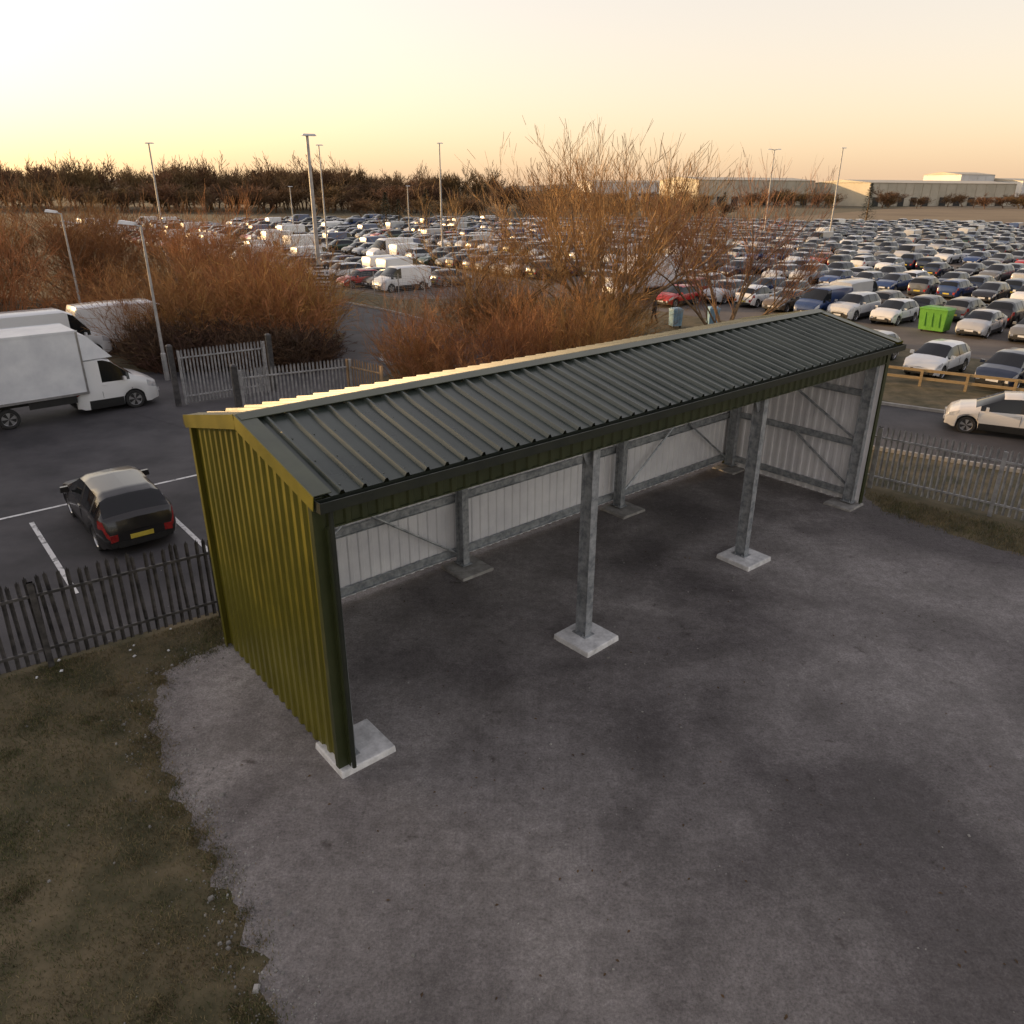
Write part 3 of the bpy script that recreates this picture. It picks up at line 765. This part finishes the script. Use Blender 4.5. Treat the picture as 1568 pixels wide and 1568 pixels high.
def pb(me,x,y,s,sz=None,name='bare_shrub'): place(random.choice(me),name,(x,y,0),random.uniform(0,6.28),sc=(s,s,(sz or s)))
for i in range(20):
    x=random.uniform(-50,-21); y=random.uniform(46,60)
    if x>-27 and y<50: continue
    pb(B,x,y,random.uniform(1.,1.4),random.uniform(.8,1.25)*(1. if x<-30 else .8))
for i in range(15):
    x=random.uniform(-20,-10.4); y=random.uniform(39.5,45)
    pb(B,x,y,random.uniform(.7,.95),random.uniform(.6,1.0))
for i in range(7):
    x=random.uniform(-24,-17); y=random.uniform(52,66); pb(B,x,y,1.,random.uniform(.7,1.1))
for i in range(14):
    x=random.uniform(-4.8,3.5); y=random.uniform(32.4,35.2); pb(B,x,y,random.uniform(.5,.75),random.uniform(.38,.72)+(.1 if x>-2 else 0))
for i in range(8):
    x=random.uniform(-3,8.5); y=44+random.uniform(-1,4)-(x*.1); pb(B,x,y,random.uniform(.7,.95),random.uniform(.5,.85))
for i in range(28):
    x=random.uniform(-18.6,-9.8); y=random.uniform(35.8,38.6)
    pb(BD,x,y,random.uniform(.9,1.2),random.uniform(.7,1.05),'hedge_shrub')
def fartree(seed,h):
    random.seed(seed);mb=MB()
    branch(mb,Vector((0,0,0)),Vector((0,0,1)),h*.42,.25,0,4,(8,6,5,4),.65,.08,.06,.2,.85)
    return mb.mesh('wood_tree',[M_wood_far,M_wood_far])
FT=[fartree(80+i,14.5) for i in range(4)]
fw=empty('distant_woodland')
random.seed(9)
for i in range(170):
    y=random.uniform(290,350); x=random.uniform(-290,-5)
    s=random.uniform(.85,1.15)*(1.0 if x<-60 else .85)
    place(random.choice(FT),'tree',(x,y,0),random.uniform(0,6.28),fw,(s*1.35,s*1.35,s))
for i in range(80):
    y=random.uniform(262,290); x=random.uniform(-240,20); s=random.uniform(.4,.7)
    place(random.choice(FT),'undergrowth',(x,y,0),random.uniform(0,6),fw,(s*2.8,s*2.4,s))
fh=empty('distant_hedgerow')
for i in range(110):
    if i%3==0: y=random.uniform(225,260); x=random.uniform(-60,60); s=random.uniform(.28,.45)
    else: y=random.uniform(380,430); x=random.uniform(0,420); s=random.uniform(.3,.6)
    place(random.choice(FT),'tree',(x,y,0),random.uniform(0,6),fh,(s*2.8,s*2.4,s))
def conifer(seed,h):
    random.seed(seed);mb=MB(); mb.tube((0,0,0),(0,0,h),.14,.02,6,0)
    for i in range(900):
        z=random.uniform(.06,1)*h; rr=(1-z/h)*h*.26+.08; a=random.uniform(0,6.28); q=random.uniform(.3,1)
        p=Vector((cos(a)*rr*q,sin(a)*rr*q,z-.1*rr*q)); e=p+Vector((cos(a)*.35,sin(a)*.35,random.uniform(-.1,.2)))
        n=Vector((-sin(a),cos(a),0))*.12
        mb.add([p-n,p+n,e],[(0,1,2)],1)
    return mb.mesh('conifer',[M_bark,M_conif])
cn=conifer(1,6.5)
for x,y,s in ((-27,165,1.1),(-24.5,166,.9),(-19,168,1.2),(100,230,1.5),(64,250,1.1)): place(cn,'conifer_tree',(x,y,0),x,sc=(s*1.2,s*1.2,s))

# ------------------------------------------------------------ distant warehouses + hills
def warehouse(x,y,w,d,h,rz,m,name='warehouse'):
    e=empty(name,(x,y,0),rz)
    mb=MB(); mb.box((0,0,h/2),(w,d,h)); 
    k=int(w/6)
    for i in range(k+1): mb.box((-w/2+i*w/k,-d/2-.1,h/2),(.25,.2,h))
    mb.obj('walls',[m],parent=e)
    mb=MB(); mb.add([(-w/2-.5,-d/2-.5,h+.01),(w/2+.5,-d/2-.5,h+.01),(w/2+.5,0,h+1.6),(-w/2-.5,0,h+1.6),(-w/2-.5,d/2+.5,h+.01),(w/2+.5,d/2+.5,h+.01)],[(0,1,2,3),(3,2,5,4),(0,3,4),(1,5,2)])
    mb.obj('roof',[M_clad],parent=e)
    mb=MB()
    for i in range(int(w/9)): mb.box((-w/2+5+i*9,-d/2-.25,2.2),(4,.2,4.4))
    mb.obj('loading_doors',[M_black],parent=e)
warehouse(122,455,74,40,12.5,.35,M_clad); warehouse(198,450,50,40,11.5,.4,M_clad); warehouse(250,470,50,40,11.5,.2,M_clad)
warehouse(280,520,26,30,17,.3,M_cladw); warehouse(325,520,56,40,13.5,.32,M_cladw)
warehouse(78,600,60,40,12,.2,M_cladw)
mb=MB()
N=60
for r_,(yy,hh) in enumerate(((2600,30),(3600,52))):
    vs=[]
    for i in range(N+1):
        x=-3600+7200*i/N; z=hh*(.55+.25*sin(i*.37+r_)+.2*sin(i*.11+2*r_))
        vs+=[(x,yy-300,-1),(x,yy,z),(x,yy+400,-1)]
    mb.add(vs,[f for i in range(N) for f in ((3*i,3*i+3,3*i+4,3*i+1),(3*i+1,3*i+4,3*i+5,3*i+2))])
mb.obj('hills',[M_hill],60)

shade_bldg=empty('added_shade_building',(-40,17,0))  # building added out of view on the left to keep the yard in shadow
mb=MB(); mb.box((0,0,1.2),(12,52,2.4)); mb.obj('brick_base',[M_brick],parent=shade_bldg)
mb=MB(); mb.box((0,0,4.5),(12.2,52.2,4.2)); mb.obj('cladding',[M_clad],parent=shade_bldg)
mb=MB(); mb.box((0,0,6.66),(12.8,52.8,.12)); mb.obj('roof',[M_roof],parent=shade_bldg)
mb=MB()
for i in range(5): mb.box((6.14,-20+i*10,2),(.1,3.6,4)); mb.box((6.14,-15+i*10,3.2),(.1,2.4,1.0))
mb.obj('doors_and_windows',[M_black],parent=shade_bldg)

# ------------------------------------------------------------ person
def person(x,y,rz):
    J=[((0,0,.95),.15),((0,0,1.15),.145),((0,0,1.38),.165),((0,0,1.5),.06),((0.01,0,1.60),.085),((0.02,0,1.70),.095),
       ((0,.09,.90),.10),((.12,.10,.50),.07),((.08,.10,.09),.048),((.24,.11,.03),.04),
       ((0,-.09,.90),.10),((-.05,-.10,.50),.07),((-.25,-.10,.13),.048),((-.12,-.11,.04),.04),
       ((0,.20,1.42),.065),((-.06,.26,1.14),.05),((.04,.26,.90),.038),((.08,.25,.80),.035),
       ((0,-.20,1.42),.065),((.05,-.26,1.14),.05),((.20,-.24,.96),.038),((.28,-.22,.90),.035)]
    Ed=[(0,1),(1,2),(2,3),(3,4),(4,5),(0,6),(6,7),(7,8),(8,9),(0,10),(10,11),(11,12),(12,13),(2,14),(14,15),(15,16),(16,17),(2,18),(18,19),(19,20),(20,21)]
    try:
        me=bpy.data.meshes.new('p'); me.from_pydata([j[0] for j in J],Ed,[])
        ob=bpy.data.objects.new('p',me); COL.objects.link(ob)
        md=ob.modifiers.new('s','SKIN'); 
        for i,j in enumerate(J): me.skin_vertices[0].data[i].radius=(j[1],j[1])
        me.skin_vertices[0].data[0].use_root=True
        sb=ob.modifiers.new('sub','SUBSURF'); sb.levels=2
        dg=bpy.context.evaluated_depsgraph_get(); m2=bpy.data.meshes.new_from_object(ob.evaluated_get(dg))
        bpy.data.objects.remove(ob)
        assert len(m2.polygons)>50
    except Exception as ex:
        print('person fallback',ex)
        mb=MB()
        for a,b in Ed: mb.tube(J[a][0],J[b][0],J[a][1],J[b][1],8,0,True)
        m2=mb.mesh('p',[])
    m2.materials.clear(); m2.materials.append(M_cloth); m2.materials.append(M_skin)
    for p in m2.polygons:
        p.use_smooth=True; c=p.center; p.material_index=1 if (1.50<c.z<1.70 and c.x>.0) or (c.z<.88 and abs(c.y)>.22 and c.z>.75) else 0
    place(m2,'person',(x,y,.006),rz)
person(8.9,49.6,2.5); 

# ------------------------------------------------------------ light, sky, camera
AZ=radians(-70); EL=radians(9)
W=bpy.data.worlds.new('World'); SC.world=W; W.use_nodes=True
nt=W.node_tree; bg=nt.nodes['Background']; sky=nt.nodes.new('ShaderNodeTexSky'); sky.sky_type='NISHITA'; sky.sun_disc=False
sky.sun_elevation=EL; sky.sun_rotation=AZ; sky.air_density=1.0; sky.dust_density=2.2; sky.ozone_density=1.0
nt.links.new(sky.outputs[0],bg.inputs[0]); bg.inputs[1].default_value=.15
tc=nt.nodes.new('ShaderNodeTexCoord'); sp=nt.nodes.new('ShaderNodeSeparateXYZ'); nt.links.new(tc.outputs['Generated'],sp.inputs[0])
rp=nt.nodes.new('ShaderNodeValToRGB'); nt.links.new(sp.outputs[2],rp.inputs[0])
rp.color_ramp.elements[0].position=0.; rp.color_ramp.elements[0].color=(.78,.52,.34,1)
rp.color_ramp.elements[1].position=.75; rp.color_ramp.elements[1].color=(.38,.31,.29,1)
e=rp.color_ramp.elements.new(.30); e.color=(.70,.58,.48,1)
bg2=nt.nodes.new('ShaderNodeBackground'); nt.links.new(rp.outputs[0],bg2.inputs[0]); bg2.inputs[1].default_value=.95
ads=nt.nodes.new('ShaderNodeAddShader'); nt.links.new(bg.outputs[0],ads.inputs[0]); nt.links.new(bg2.outputs[0],ads.inputs[1])
nt.links.new(ads.outputs[0],nt.nodes['World Output'].inputs[0])
sd=bpy.data.lights.new('sun','SUN'); sd.energy=5.0; sd.angle=radians(.6); sd.color=(1,.62,.28)
so=bpy.data.objects.new('sun',sd); COL.objects.link(so)
dirn=Vector((sin(AZ)*cos(EL),cos(AZ)*cos(EL),sin(EL)))
so.rotation_euler=dirn.to_track_quat('Z','Y').to_euler(); so.location=(-40,20,30)
cd=bpy.data.cameras.new('camera'); cd.lens=1151/1568*36; cd.sensor_width=36; cd.shift_x=-.0038; cd.shift_y=-.01276; cd.clip_end=9000; cd.clip_start=.1
co=bpy.data.objects.new('camera',cd); COL.objects.link(co); SC.camera=co
co.matrix_world=Matrix.Translation((0,0,8.2))@Matrix.Rotation(pi/2-.3926,4,'X')@Matrix.Rotation(.0052,4,'Z')
SC.view_settings.view_transform='Standard'; SC.view_settings.look='None'; SC.view_settings.exposure=0
print('cars',cnt)
